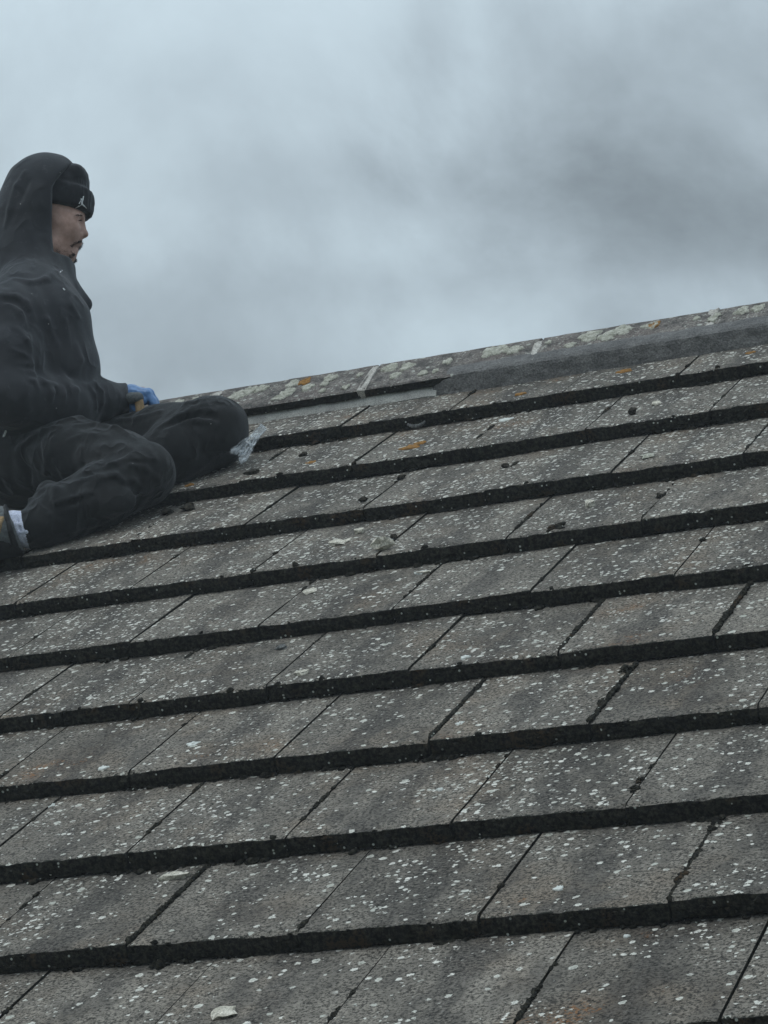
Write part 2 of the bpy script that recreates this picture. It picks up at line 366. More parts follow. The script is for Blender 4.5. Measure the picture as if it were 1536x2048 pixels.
# ------------------------------------------------------------------ moss along the front edges and in the joints, dark lumps at the foot
def ico(sub=1):
    bm = bmesh.new(); bmesh.ops.create_icosphere(bm, subdivisions=sub, radius=1.0)
    V = np.array([v.co[:] for v in bm.verts]); F = np.array([[v.index for v in f.verts] for f in bm.faces]); bm.free(); return V, F
IV, IF = ico(1)
IV2, IF2 = ico(2)
def lumps(name, C_, R_, mat, parent, base=(IV, IF), rough=0.28):
    bv, bf = base; n = len(C_)
    V = bv[None] * (1 + rng.normal(0, rough, (n, len(bv), 1)).clip(-.5, .7)) * R_[:, None, :]
    V = V @ RM.T + C_[:, None, :]
    F = bf[None] + (np.arange(n) * len(bv))[:, None, None]
    return link(name, npmesh(name, V.reshape(-1, 3), F.reshape(-1, 3)), mat, parent)
Cs, Rs = [], []
def add_lump(u, v, h, ru, rv, rh): Cs.append(RM @ np.array([u, v, h])); Rs.append((ru, rv, rh))
UV0, UV1 = -2.2, 2.0
for kx in range(-3, 9):
    u = UV0
    while u < UV1:
        dn = mnoise.noise(Vector((u * 5.0, kx * 7.3, 0))) * .5 + .5
        u += random.uniform(.002, .0065) if dn > .35 else random.uniform(.004, .012)
        q = random.random(); s = random.uniform(.0018, .0042)
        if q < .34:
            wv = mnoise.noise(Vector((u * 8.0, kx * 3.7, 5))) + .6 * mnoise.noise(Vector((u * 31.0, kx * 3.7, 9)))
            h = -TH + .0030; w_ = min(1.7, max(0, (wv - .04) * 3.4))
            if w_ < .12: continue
            add_lump(u, kx * TG - w_ * .005, h, s * (1.5 + w_), s * .5 + w_ * .0085, s * (.6 + w_ * .7)); continue      # dark skirt lumps at the foot of the front edge
        elif q < .42: h = random.gauss(-.0022, .001); s *= .75                          # over the arris
        else: h = random.uniform(-TH, -.004)
        add_lump(u, kx * TG + random.gauss(-.0004, .0010), h, s * random.uniform(1.0, 2.2), s * .6, s * .9)
        if random.random() < .010: add_lump(u, kx * TG + .004, .001, s * 2.2, s * 2.0, s * 1.7)
    # moss-filled joints
    off = 0.0 if kx % 2 == 0 else 0.5
    for i in range(-8, 8):
        uj = (i + off) * TW
        if not UV0 < uj < UV1: continue
        full = random.random(); heavy = (kx == 0 and i in (0, 3)) or (kx in (2, 3) and i in (1, 2))
        a0, a1 = sorted((random.uniform(.02, .98), random.uniform(.02, .98)))
        if heavy: a0, a1 = .03, .97
        for _ in range(170 if heavy else (70 if full < .72 else 14)):
            t = random.uniform(a0, a1); v = (kx + t) * TG
            g = mnoise.noise(Vector((v * 26, uj * 9, kx)))
            if g < (-.6 if heavy else .0): continue
            s = (random.uniform(.0030, .0048) if heavy else random.uniform(.002, .0038)) + max(0, g) * .004
            add_lump(uj + random.gauss(0, .0012), v, tile_h(v) + (.0022 if heavy else .001), s * random.uniform(.7, 1.15), s * 1.5, s * .85)
tag(lumps('moss', np.array(Cs), np.array(Rs), M_MOSS, roof_ob), kind='stuff')
# moss bolsters standing in the joint of the nearest course and on one upper edge
def clump(px, py, r, mat, name='moss_clump', parent=None, squash=.7, seed=0, n=7):
    q = on_roof(px, py, 0); h = tile_h(q[1]); q = on_roof(px, py, h)
    rr = random.Random(seed); Vs, Fs = [], []; k = 0
    bv, bf = (IV2, IF2)
    for i in range(n):
        s = r * rr.uniform(.30, .62); c = np.array([q[0] + rr.gauss(0, r * .40), q[1] + rr.gauss(0, r * .75), h + s * squash * .6])
        V = bv * (1 + np.array([rr.gauss(0, .22) for _ in bv])[:, None]) * np.array([s, s * 1.1, s * squash])
        Vs.append((V + c) @ RM.T); Fs.append(bf + k); k += len(bv)
    return link(name, npmesh(name, np.concatenate(Vs), np.concatenate(Fs)), mat, parent)
for s, (px, py, r) in enumerate([(1365, 1757, .011), (1357, 1788, .009), (1398, 1705, .007), (1425, 1658, .008), (1436, 1643, .010), (1270, 1578, .009), (1278, 1562, .007),
                                 (1118, 1054, .016), (1105, 1057, .010), (1252, 1340, .011), (1205, 1405, .009)]):
    clump(px, py, r, M_MOSS, 'moss_clump', roof_ob, .55, s, 9)

# ------------------------------------------------------------------ lichen rosettes: thin lobed crusts lying on the tiles
def rosette(u, v, h, r, mat, seed, asp=1.0, slope=0.0):
    rr = random.Random(seed); n = 22; V, F = [], []
    ph = [rr.uniform(0, 6.28) for _ in range(4)]
    rad_ = [r * (1 + .16 * math.sin(3 * a + ph[0]) + .12 * math.sin(5 * a + ph[1]) + .09 * math.sin(9 * a + ph[2]) + rr.gauss(0, .05)) for a in [2 * math.pi * i / n for i in range(n)]]
    for f, z in ((1.0, -.001), (.93, .0020), (.55, .0016), (.3, .0007)):
        for i in range(n):
            a = 2 * math.pi * i / n; x, y = rad_[i] * f * math.cos(a), rad_[i] * f * math.sin(a) * asp
            V.append(roof(u + x, v + y, h + z + rr.gauss(0, .0004) + slope * y))
    V.append(roof(u, v, h + .0008))
    for q in range(3):
        for i in range(n): F.append((q * n + i, q * n + (i + 1) % n, (q + 1) * n + (i + 1) % n, (q + 1) * n + i))
    for i in range(n): F.append((3 * n + i, 3 * n + (i + 1) % n, 4 * n))
    return link('lichen_patch', mesh('lichen_patch', V, F, True), mat, roof_ob)
RID = [(475, 793, .030, 'l'), (535, 770, .022, 'l'), (515, 772, .026, 'l'), (530, 779, .018, 'l'), (568, 788, .026, 'l'), (578, 782, .022, 'l'), (590, 768, .024, 'l'), (617, 761, .021, 'o'),
       (660, 760, .024, 'l'), (615, 775, .022, 'l'), (650, 768, .016, 'l'), (690, 772, .014, 'l'), (786, 734, .026, 'l'), (795, 730, .018, 'l'), (815, 736, .024, 'l'), (845, 744, .017, 'l'), (790, 750, .020, 'l'),
       (770, 741, .011, 'l'), (896, 725, .018, 'l'), (985, 706, .036, 'l'), (1008, 698, .030, 'l'), (1030, 702, .026, 'l'), (1180, 676, .034, 'l'), (1215, 674, .030, 'l'), (1195, 660, .020, 'l'), (1245, 661, .034, 'l'),
       (1255, 655, .026, 'l'), (1140, 691, .018, 'l'), (1110, 674, .011, 'l'), (1310, 648, .022, 'l'), (1319, 640, .020, 'o'), (1426, 640, .018, 'l'), (1440, 627, .013, 'l'), (1485, 625, .024, 'l'), (1520, 616, .022, 'l'),
       (1490, 613, .012, 'l'), (450, 805, .014, 'l'), (360, 806, .018, 'l'), (395, 800, .016, 'l'), (430, 790, .012, 'l'), (545, 800, .014, 'l'), (630, 792, .012, 'l'), (870, 740, .012, 'l'), (720, 752, .012, 'l'), (1400, 632, .012, 'l'), (1290, 655, .010, 'l')]
for i, (px, py, r, t) in enumerate(RID):
    q = on_roof(px, py, .030)
    if q[1] > 3.125: q[1] = 3.125 - random.uniform(0, .01)
    q[1] = min(max(q[1], VL + .030), 3.105)
    sl_ = (.0355 - .0225) / (3.12 - 3.0); hh_ = .0225 + (q[1] - 3.0) * sl_ if q[1] < 3.12 else .0362
    rosette(q[0], q[1], hh_ + .0012, r * .80, M_LICH if t == 'l' else M_LICH_O, 300 + i, min(1.25, (3.142 - q[1]) / (r * .95), (q[1] - VL) / (r * .95)), sl_)
for i, (px, py, r, t) in enumerate([(1470, 1656, .013, 'w'), (1117, 1777, .008, 'w'), (1018, 1885, .007, 'w'), (1252, 1868, .005, 'w'), (100, 1607, .010, 'w'), (215, 1564, .010, 'w'), (879, 1577, .006, 'w'), (1248, 740, .020, 'o'), (820, 893, .024, 'o'),
                                    (840, 884, .016, 'o'), (622, 924, .013, 'o'), (1040, 788, .014, 'o'), (1500, 704, .013, 'o'), (20, 995, .030, 'o'), (385, 990, .012, 'o'), (930, 1315, .009, 'w'), (920, 1447, .008, 'w'), (840, 1141, .013, 'w'), (385, 1487, .012, 'w'),
                                    (1420, 690, .028, 'l'), (1350, 705, .014, 'w'), (1010, 835, .018, 'w'), (505, 826, .010, 'w')]):
    q = on_roof(px, py, 0); h = tile_h(q[1]); q = on_roof(px, py, h)
    rosette(q[0], q[1], tile_h(q[1]) + .001, r, {'w': M_LICH_W, 'o': M_LICH_O, 'l': M_LICH}[t], 500 + i, 1.0, -TH / TG)

# ------------------------------------------------------------------ implicit-surface modelling for the figure
H0 = 6.76                                                     # horizontal distance camera -> middle of the figure
EX = np.array([0.921, 0.3896, 0.0]); EX /= np.linalg.norm(EX); EY = np.array([-EX[1], EX[0], 0.0]); EZ = np.array([0, 0, 1.0])
def wpt(px, py, b):
    d = ray(px, py); t = (H0 + b) / (EY @ d); return CPOS + t * d
PO = wpt(70, 1000, 0.0)                                       # figure origin: where he sits
LM = np.stack([EX, EY, EZ])                                   # world -> local rows (forward, away, up)
def Lp(px, py, b=0.0): return (LM @ (wpt(px, py, b) - PO)).astype(np.float32)
def l2w(P): return P @ LM + PO
class Field:
    """dense signed-distance grid filled primitive by primitive"""
    def __init__(s, lo, hi, h):
        s.h = h; s.lo = np.array(lo, np.float32); n = np.ceil((np.array(hi) - s.lo) / h).astype(int) + 1
        s.ax = [s.lo[i] + h * np.arange(n[i], dtype=np.float32) for i in range(3)]; s.D = np.full(n, 0.08, np.float32)
    def sub(s, lo, hi):
        i0 = np.maximum(((np.array(lo) - s.lo) / s.h).astype(int) - 1, 0); i1 = np.minimum(((np.array(hi) - s.lo) / s.h).astype(int) + 3, s.D.shape)
        if np.any(i1 <= i0): return None
        sl = tuple(slice(a, b) for a, b in zip(i0, i1))
        return sl, s.ax[0][sl[0]][:, None, None], s.ax[1][sl[1]][None, :, None], s.ax[2][sl[2]][None, None, :]
    def put(s, sl, d, op, k):
        A = s.D[sl]
        if op == '+':
            hh = np.clip(.5 + .5 * (A - d) / k, 0, 1); s.D[sl] = A + (d - A) * hh - k * hh * (1 - hh)
        else:
            d = -d; hh = np.clip(.5 - .5 * (A - d) / k, 0, 1); s.D[sl] = A + (d - A) * hh + k * hh * (1 - hh)
    def cap(s, a, b, r1, r2=None, op='+', k=.02):
        r2 = r1 if r2 is None else r2; a = np.asarray(a, np.float32); b = np.asarray(b, np.float32); m = max(r1, r2) + k + .03
        g = s.sub(np.minimum(a, b) - m, np.maximum(a, b) + m)
        if g is None: return
        sl, X, Y, Z = g; ab = b - a; L2 = float(ab @ ab) + 1e-12
        t = np.clip(((X - a[0]) * ab[0] + (Y - a[1]) * ab[1] + (Z - a[2]) * ab[2]) / L2, 0, 1)
        d = np.sqrt((X - a[0] - t * ab[0]) ** 2 + (Y - a[1] - t * ab[1]) ** 2 + (Z - a[2] - t * ab[2]) ** 2) - (r1 + (r2 - r1) * t)
        s.put(sl, d, op, k)
    def chain(s, pts, op='+', k=.02):
        for (a, r1), (b, r2) in zip(pts[:-1], pts[1:]): s.cap(a, b, r1, r2, op, k)
    def ell(s, c, r, op='+', k=.02, tilt=0.0):
        c = np.asarray(c, np.float32); m = max(r) + k + .03; g = s.sub(c - m, c + m)
        if g is None: return
        sl, X, Y, Z = g; x = X - c[0]; y = Y - c[1]; z = Z - c[2]
        if tilt: x, z = x * math.cos(tilt) + z * math.sin(tilt), -x * math.sin(tilt) + z * math.cos(tilt)
        k0 = np.sqrt((x / r[0]) ** 2 + (y / r[1]) ** 2 + (z / r[2]) ** 2); k1 = np.sqrt((x / r[0] ** 2) ** 2 + (y / r[1] ** 2) ** 2 + (z / r[2] ** 2) ** 2)
        s.put(sl, k0 * (k0 - 1) / np.maximum(k1, 1e-6), op, k)
    def cut(s, pts_n, k=.006):
        """remove the region inside all the given half-spaces (point, outward normal)"""
        sl, X, Y, Z = s.sub(s.lo, s.lo + s.h * np.array(s.D.shape)); d = None
        for p, n in pts_n:
            n = np.asarray(n, np.float32) / np.linalg.norm(n); q = (X - p[0]) * n[0] + (Y - p[1]) * n[1] + (Z - p[2]) * n[2]; d = q if d is None else np.maximum(d, q)
        s.put(sl, d + 0 * s.D, '-', k)
    def hit(s, px, py):
        """first point of the surface seen along a bearing"""
        o = LM @ (CPOS - PO); d = LM @ ray(px, py); ts = np.arange(6.0, 8.0, .002) / 0.98
        P = o + ts[:, None] * d; I = np.rint((P - s.lo) / s.h).astype(int); ok = np.all((I >= 0) & (I < np.array(s.D.shape)), 1)
        val = np.full(len(ts), .08); J = I[ok]; val[ok] = s.D[J[:, 0], J[:, 1], J[:, 2]]; w = np.where(val < 0)[0]
        return P[w[0]].astype(np.float32) if len(w) else None
    def fold(s, pts, r, op='+', k=.008, sink=.40):
        P = [s.hit(*p) for p in pts]; P = [p for p in P if p is not None]
        if len(P) < 2: return
        dv = LM @ ray(*pts[0]); dv = dv / np.linalg.norm(dv); n = len(P)
        for i in range(n - 1):
            if np.linalg.norm(P[i] - P[i + 1]) > .075: continue
            f = lambda q: r * (.45 + .55 * math.sin(math.pi * (q + .5) / n))
            s.cap(P[i] + dv * (sink * r if op == '+' else -.25 * r), P[i + 1] + dv * (sink * r if op == '+' else -.25 * r), f(i), f(i + 1), op, k)
    def wrinkle(s, amp, f, seed=0):
        sl, X, Y, Z = s.sub(s.lo, s.lo + s.h * np.array(s.D.shape)); r = np.random.default_rng(seed); w = 0
        for i in range(7):
            v = r.normal(0, 1, 3) * f; w = w + np.sin(X * v[0] + Y * v[1] + Z * v[2] + r.uniform(0, 6.28) + 1.5 * np.sin((X * v[1] - Y * v[2] + Z * v[0]) * .4))
        s.D += (amp / 3 * w).astype(np.float32)
    def nets(s):
        D = s.D; I = D < 0; n = np.array(D.shape); c = n - 1
        acc = np.zeros((*c, 3), np.float32); cnt = np.zeros(c, np.float32)
        for ax in range(3):
            o1, o2 = [q for q in range(3) if q != ax]
            for da in (0, 1):
                for db in (0, 1):
                    st = [0, 0, 0]; st[o1] = da; st[o2] = db; en = list(st); en[ax] = 1
                    A = D[tuple(slice(q, q + m) for q, m in zip(st, c))]; B = D[tuple(slice(q, q + m) for q, m in zip(en, c))]
                    x = (A < 0) != (B < 0); t = np.where(x, A / np.where(x, A - B, 1), 0); cnt += x
                    acc[..., ax] += t; acc[..., o1] += da * x; acc[..., o2] += db * x
        act = cnt > 0; idx = np.full(c, -1, np.int64); idx[act] = np.arange(act.sum())
        V = s.lo + s.h * (np.stack(np.nonzero(act), 1) + acc[act] / cnt[act][:, None]); F = []
        for ax in range(3):
            o1, o2 = (ax + 1) % 3, (ax + 2) % 3
            sa = [slice(1, -1)] * 3; sa[ax] = slice(0, -1); sb = list(sa); sb[ax] = slice(1, None)
            A = I[tuple(sa)]; B = I[tuple(sb)]; e = np.stack(np.nonzero(A != B), 1); flip = A[A != B]
            e = e + 1; e[:, ax] -= 1
            def cell(d1, d2):
                q = e.copy(); q[:, o1] -= d1; q[:, o2] -= d2; return idx[q[:, 0], q[:, 1], q[:, 2]]
            Q = np.stack([cell(1, 1), cell(0, 1), cell(0, 0), cell(1, 0)], 1); Q[~flip] = Q[~flip][:, ::-1]; F.append(Q)
        return V, np.concatenate(F)
    def build(s, name, mat, parent=None):
        V, F = s.nets(); o = link(name, npmesh(name, l2w(V) - PO, F), mat, None)
        if parent is not None: o.parent = parent
        return o
def FB(pts, h, m=.04):
    P = np.array(pts); return Field(P.min(0) - m, P.max(0) + m, h)

# ---- cloth and skin
def cloth(name, c1, c2, weave=900, fold_scale=11, bump=.9, stretch=(1.0, 1.0, .55)):
    m, k = material(name); ob = k.n('ShaderNodeTexCoord').outputs['Object']
    nc = k.n('ShaderNodeSeparateColor', {0: k.noise(ob, 9, 2, .6, out=1)}); n = nc.outputs[0]
    wv = k.vmath('ADD', scl(k, ob, stretch), scl(k, k.noise(ob, 5, 1, .5, out=1), (.09, .09, .09)))
    f = k.noise(ob, weave, 1, .7)
    w = k.noise(wv, fold_scale, 2, .55); cr = k.math('SUBTRACT', 1.0, k.math('ABSOLUTE', k.math('MULTIPLY', k.math('SUBTRACT', w, .5), 4.2)), clamp=True)
    cr = k.math('MULTIPLY', k.math('POWER', cr, 2.2), k.sstep(nc.outputs[1], .40, .62))
    col = k.mix(k.sstep(n, .35, .7), c1, c2)
    col = k.mix(k.sstep(k.noise(ob, 55, 3, .7), .58, .75, 0, .5), col, tuple(min(1, x * 2.3) for x in c2))                     # faded, dusty patches
    d, c = k.vor(ob, 60, '3D'); rr = k.n('ShaderNodeSeparateColor', {0: c}).outputs[0]
    col = k.mix(k.math('MULTIPLY', k.sstep(d, .10, .05), k.sstep(rr, .955, .97)), col, (.40, .40, .38))      # dust specks
    h = k.math('ADD', k.math('MULTIPLY', cr, .85), k.math('MULTIPLY', f, .10)); h = k.math('ADD', h, k.math('MULTIPLY', w, .6))
    finish(k, col, .95, h, bump, .014, .12, **{'Sheen Weight': .22, 'Sheen Roughness': .5, 'Sheen Tint': (.8, .85, .9, 1)}); return m
M_HOOD = cloth('faded_black_fleece', (.025, .027, .032), (.038, .039, .044), bump=.45)
M_TROU = cloth('black_cotton_trousers', (.011, .012, .013), (.018, .018, .019), 1200, 13)
M_BEAN = cloth('black_knit', (.011, .012, .015), (.016, .018, .021), 500, 30, .25)
def skin_material():
    m, k = material('skin'); ob = k.n('ShaderNodeTexCoord').outputs['Object']; n = k.noise(ob, 60, 3, .6)
    col = k.mix(k.sstep(n, .3, .7), (.36, .218, .175), (.47, .298, .245))
    finish(k, col, .55, n, .15, .001, .4, **{'Subsurface Weight': .12, 'Subsurface Scale': .01, 'Subsurface Radius': (1, .35, .2)}); return m
M_SKIN = skin_material()
M_HAIR = simple('dark_facial_hair', (.030, .024, .021), (.070, .056, .048), 260, .8, 1.0, .002, 3, 900)
M_LIP = simple('lips', (.40, .19, .17), (.48, .24, .215), 200, .5, .3, .0008)
M_BLUE = simple('blue_nitrile_glove', (.070, .180, .40), (.11, .235, .47), 55, .38, .7, .003, 3, None, .5)
M_SOCK = simple('white_ribbed_sock', (.52, .56, .70), (.66, .69, .82), 60, .95, .6, .002, 3, 500)
M_TAN = simple('tan_nubuck', (.25, .165, .085), (.37, .255, .14), 60, .85, .5, .002, 3, 400)
M_BOOTG = simple('grey_boot_fabric', (.085, .095, .10), (.14, .15, .155), 90, .9, .5, .002, 3, 500)
M_RUB = simple('black_rubber', (.010, .011, .012), (.020, .021, .022), 70, .6, .4, .002)
M_YEL = simple('yellow_trim', (.44, .32, .07), (.52, .39, .11), 70, .6, .3, .001)
M_WHT = simple('white_print', (.60, .62, .64), (.70, .72, .73), 90, .6, .2, .0005)

# ---- key points of the pose (bearing in the photograph, distance from the figure's mid-plane)
hipN, hipF = Lp(40, 922, -.09), Lp(75, 905, .09)
kneeN, kneeF = Lp(283, 948, -.26), Lp(424, 864, -.09)
ankN, ankF = Lp(52, 1061, -.345), Lp(235, 950, -.13)
shN, shF = Lp(24, 640, -.19), Lp(62, 628, .18)
elN, elF = Lp(24, 795, -.25), Lp(70, 790, .22)
wrN, wrF = Lp(244, 799, -.01), Lp(232, 800, .16)
PB = [Lp(-90, 300, 0), Lp(520, 1120, -.40), Lp(-60, 1120, .33), Lp(520, 300, .3)]

# ---- body: head, neck, trunk, arms and legs as one figure
def build_head(f):
    c = lambda x, y, b=0.0: Lp(x, y, b)
    f.ell(c(92, 405), (.096, .076, .117), k=.01)
    f.ell(c(120, 448), (.056, .060, .088), k=.03)
    for sgn in (-1, 1):
        f.cap(c(100, 492, .045 * sgn), c(136, 508, .012 * sgn), .024, .017, k=.02)          # jaw
        f.ell(c(130, 455, .036 * sgn), (.032, .024, .034), k=.035)                              # cheekbone
        f.cap(c(152, 432, .040 * sgn), c(158, 430, .010 * sgn), .014, .014, k=.012)         # brow
        f.ell(c(166, 442, .031 * sgn), (.016, .013, .010), op='-', k=.014)                    # eye socket
        f.ell(c(150, 443, .031 * sgn), (.0125, .0125, .0125), k=.003)                         # eyeball
        f.cap(c(157, 438, .030 * sgn), c(156, 449, .031 * sgn), .004, .004, k=.006)          # lids
        f.ell(c(157, 469.5, .0135 * sgn), (.0115, .0085, .0085), k=.004)                         # nostril wing
        f.ell(c(161, 476, .0075 * sgn), (.004, .003, .003), op='-', k=.002)
    f.cap(c(160, 436), c(166, 464), .0085, .0105, k=.012)                                    # nose
    f.ell(c(168, 468.5), (.0118, .0105, .0100), k=.006)
    f.ell(c(140, 482), (.029, .028, .024), k=.016)                                           # upper jaw
    f.cap(c(151, 488, -.016), c(157, 487, 0), .0065, .0075, k=.006); f.cap(c(151, 488, .016), c(157, 487, 0), .0065, .0075, k=.006)
    f.cap(c(141, 500, -.017), c(148, 500, 0), .0065, .0085, k=.006); f.cap(c(141, 500, .017), c(148, 500, 0), .0065, .0085, k=.006)
    f.ell(c(137, 509), (.019, .020, .016), k=.012)                                           # chin
    for sgn in (-1, 1): f.cap(c(161, 494.5, 0), c(143, 494.5, .020 * sgn), .0034, .0020, op='-', k=.002)
    f.cap(c(96, 500), c(78, 600), .056, .062, k=.03)                                         # neck
fh = FB([Lp(0, 310, -.09), Lp(182, 600, .09), Lp(0, 310, .09), Lp(182, 600, -.09)], .0026, .012); build_head(fh)
hv, hf = fh.nets()
fb = FB(PB, .011)
def limbs(f, o=0.0):
    f.cap(Lp(78, 600), Lp(70, 660), .10 - o, .12 - o)
    for b in (-.07, .07): f.chain([(Lp(70, 640, b), .11 - o), (Lp(72, 760, b), .10 - o), (Lp(60, 900, b), .115 - o)])
    f.chain([(shN, .06 - o), (elN, .045 - o), (wrN, .028 - o)]); f.chain([(shF, .06 - o), (elF, .045 - o), (wrF, .028 - o)])
    f.chain([(hipN, .085 - o), (kneeN, .055 - o), (ankN, .026 - o)]); f.chain([(hipF, .085 - o), (kneeF, .055 - o), (ankF, .034 - o)])
    f.chain([(ankN, .026 - o), (Lp(22, 1056, -.348), .026 - o), (Lp(-40, 1078, -.35), .030 - o)]); f.chain([(ankF, .034 - o), (Lp(170, 965, -.08), .03 - o)])
    f.chain([(wrN, .026 - o), (Lp(285, 790, .01), .022 - o)]); f.chain([(wrF, .026 - o), (Lp(262, 806, .15), .022 - o)])
limbs(fb); fb.cap(Lp(90, 530), Lp(78, 620), .050, .06)
bv_, bf_ = fb.nets()
person = link('person', npmesh('person', np.concatenate([l2w(hv), l2w(bv_)]) - PO, np.concatenate([hf, bf_ + len(hv)])), M_SKIN)
person.location = PO
tag(person, 'person in black hooded top and beanie sitting on the roof with blue glove', 'person')

# lips, facial hair and dark strokes shading the eye
fl = FB([Lp(130, 478, -.03), Lp(172, 508, .03)], .0022, .012)
for s_ in (-1, 1):
    fl.cap(Lp(140.5, 499.8, .018 * s_), Lp(149.2, 500.4, 0), .0056, .0092, k=.004)
fl.build('lower_lip', M_LIP, person)
def hair_tufts(name, strokes, n, r0, seed, parent):
    """short hairs laid along strokes: (from, to, spread) in photo bearings"""
    rr = random.Random(seed); V, F = [], []
    for (x0, y0, x1, y1, sp, ln, ang) in strokes:
        for _ in range(n):
            t = rr.random(); x, y = x0 + (x1 - x0) * t + rr.gauss(0, sp), y0 + (y1 - y0) * t + rr.gauss(0, sp)
            P = fh.hit(x, y)
            if P is None: continue
            a = math.radians(ang + rr.gauss(0, 22)); d = np.array([math.cos(a), rr.uniform(-.6, -.1), -math.sin(a)]); d /= np.linalg.norm(d)
            for s_ in (1, -1):
                Q = P.copy(); dd = d.copy()
                if s_ < 0: Q[1] = 2 * MIDB - Q[1]; dd[1] = -dd[1]
                e = np.array([-dd[2], 0, dd[0]]); e /= np.linalg.norm(e) + 1e-9; g = np.cross(dd, e); L_ = ln * rr.uniform(.6, 1.2); r = r0 * rr.uniform(.7, 1.2); b0 = len(V)
                for q in (e, -.5 * e + .87 * g, -.5 * e - .87 * g): V.append(l2w(Q - dd * .001 + q * r) - PO)
                V.append(l2w(Q + dd * L_) - PO); F += [(b0, b0 + 1, b0 + 3), (b0 + 1, b0 + 2, b0 + 3), (b0 + 2, b0, b0 + 3)]
    return link(name, mesh(name, V, F), M_HAIR, parent)
MIDB = float(Lp(150, 470, 0)[1])
hair_tufts('moustache', [(160, 482, 150, 486, 1.2, .0075, 60), (150, 485, 141, 493, 1.3, .0075, 75), (163, 481, 156, 484, 1.0, .0075, 50)], 75, .0005, 1, person)
hair_tufts('beard', [(146, 508, 138, 516, 1.8, .0075, 70), (147, 506, 147, 511, .8, .006, 50), (114, 497, 118, 515, 2.0, .007, 80), (118, 511, 138, 522, 3.0, .008, 75), (115, 519, 134, 527, 3.0, .008, 75)], 120, .0005, 2, person)
hair_tufts('stubble', [(116, 486, 126, 500, 4.0, .0022, 70), (126, 500, 140, 506, 3.0, .0022, 70)], 160, .0004, 4, person)
hair_tufts('eyelash_shade', [(157, 440.5, 163, 441, .6, .004, 20)], 60, .0005, 6, person)  # lash strokes, also painting the shaded eye dark
hair_tufts('eyebrow_shade', [(149, 431, 164, 431, 1.0, .006, 165)], 150, .0006, 3, person)  # brow hair packed dense to paint the shade under the beanie
# ---- beanie
fk = FB([Lp(-5, 300, -.12), Lp(200, 445, .12), Lp(-5, 445, -.12), Lp(200, 300, .12)], .0035, .01)
fk.ell(Lp(98, 395), (.108, .089, .104), k=.01)
fk.ell(Lp(154, 358), (.030, .06, .034), k=.02)
V0 = Lp(150, 430); sl, X, Y, Z = fk.sub(fk.lo, fk.lo + fk.h * np.array(fk.D.shape))
band = Field(fk.lo, fk.lo + fk.h * (np.array(fk.D.shape) - 1), fk.h); band.D = np.full(fk.D.shape, .08, np.float32)
band.ell(Lp(98, 404), (.1205, .0935, .125), k=.005)
nb = np.array([.10, 0, 1.0]); nb /= np.linalg.norm(nb); tb, bb_ = Lp(188, 386), Lp(150, 430)
up_ = (X - tb[0]) * nb[0] + (Z - tb[2]) * nb[2]; dn_ = -((X - bb_[0]) * nb[0] + (Z - bb_[2]) * nb[2])
def smax(a, b, k):
    h = np.clip(.5 - .5 * (a - b) / k, 0, 1); return a + (b - a) * h + k * h * (1 - h)
band.D = smax(smax(band.D, up_ + 0 * band.D, .012), dn_ + 0 * band.D, .012)
fk.D = smax(fk.D, dn_ + .01 + 0 * fk.D, .008)
hh = np.clip(.5 + .5 * (fk.D - band.D) / .004, 0, 1); fk.D = fk.D + (band.D - fk.D) * hh - .004 * hh * (1 - hh)
fk.wrinkle(.0007, 260, 2)
# inside hollow for the head
beanie = fk.build('beanie', M_BEAN, person)
# emblem: leaping figure in white on the turned-up band
EMB = [((167, 392.5), (166, 398.5), 1.0), ((166, 398.5), (164.2, 404), 1.4), ((163.2, 399.2), (158.2, 407.5), .8), ((164.2, 403), (164, 408.5), 1.7),
       ((164, 408), (157, 413), 1.3), ((157, 413), (151, 416.5), .8), ((164.4, 408), (169, 412.3), 1.4), ((169, 412.3), (173.2, 416.8), .9)]
def stamp(f, segs, name, mat, parent, lift=.0012, dot=None):
    V, F = [], []
    dv = LM @ ray(*segs[0][0]); dv /= np.linalg.norm(dv)
    def quad(p, q, w):
        d = np.array(q, float) - np.array(p); d /= np.linalg.norm(d) + 1e-9; nrm = np.array([-d[1], d[0]])
        c = [np.array(p) - d * w * .3 + nrm * w, np.array(q) + d * w * .3 + nrm * w * .8, np.array(q) + d * w * .3 - nrm * w * .8, np.array(p) - d * w * .3 - nrm * w]
        P = [f.hit(*x) for x in c]
        if any(x is None for x in P): return
        b = len(V)
        for x in P: V.append(l2w(x - dv * lift * 2.2) - PO)
        for x in P: V.append(l2w(x + dv * .002) - PO)
        F.extend([(b, b + 1, b + 2, b + 3), (b + 4, b + 7, b + 6, b + 5)] + [(b + i, b + 4 + i, b + 4 + (i + 1) % 4, b + (i + 1) % 4) for i in range(4)])
    for p, q, w in segs: quad(p, q, w * 1.1)
    if dot:
        (x, y), r = dot; quad((x - r, y), (x + r, y), r)
    return link(name, mesh(name, V, F), mat, parent)
emb = stamp(fk, EMB, 'emblem', M_WHT, beanie, dot=((163.3, 398.3), 1.5))

# ---- hooded top
ft = FB([Lp(-110, 290, -.36), Lp(270, 960, .34), Lp(-110, 960, -.36), Lp(270, 290, .34)], .0050, .03)
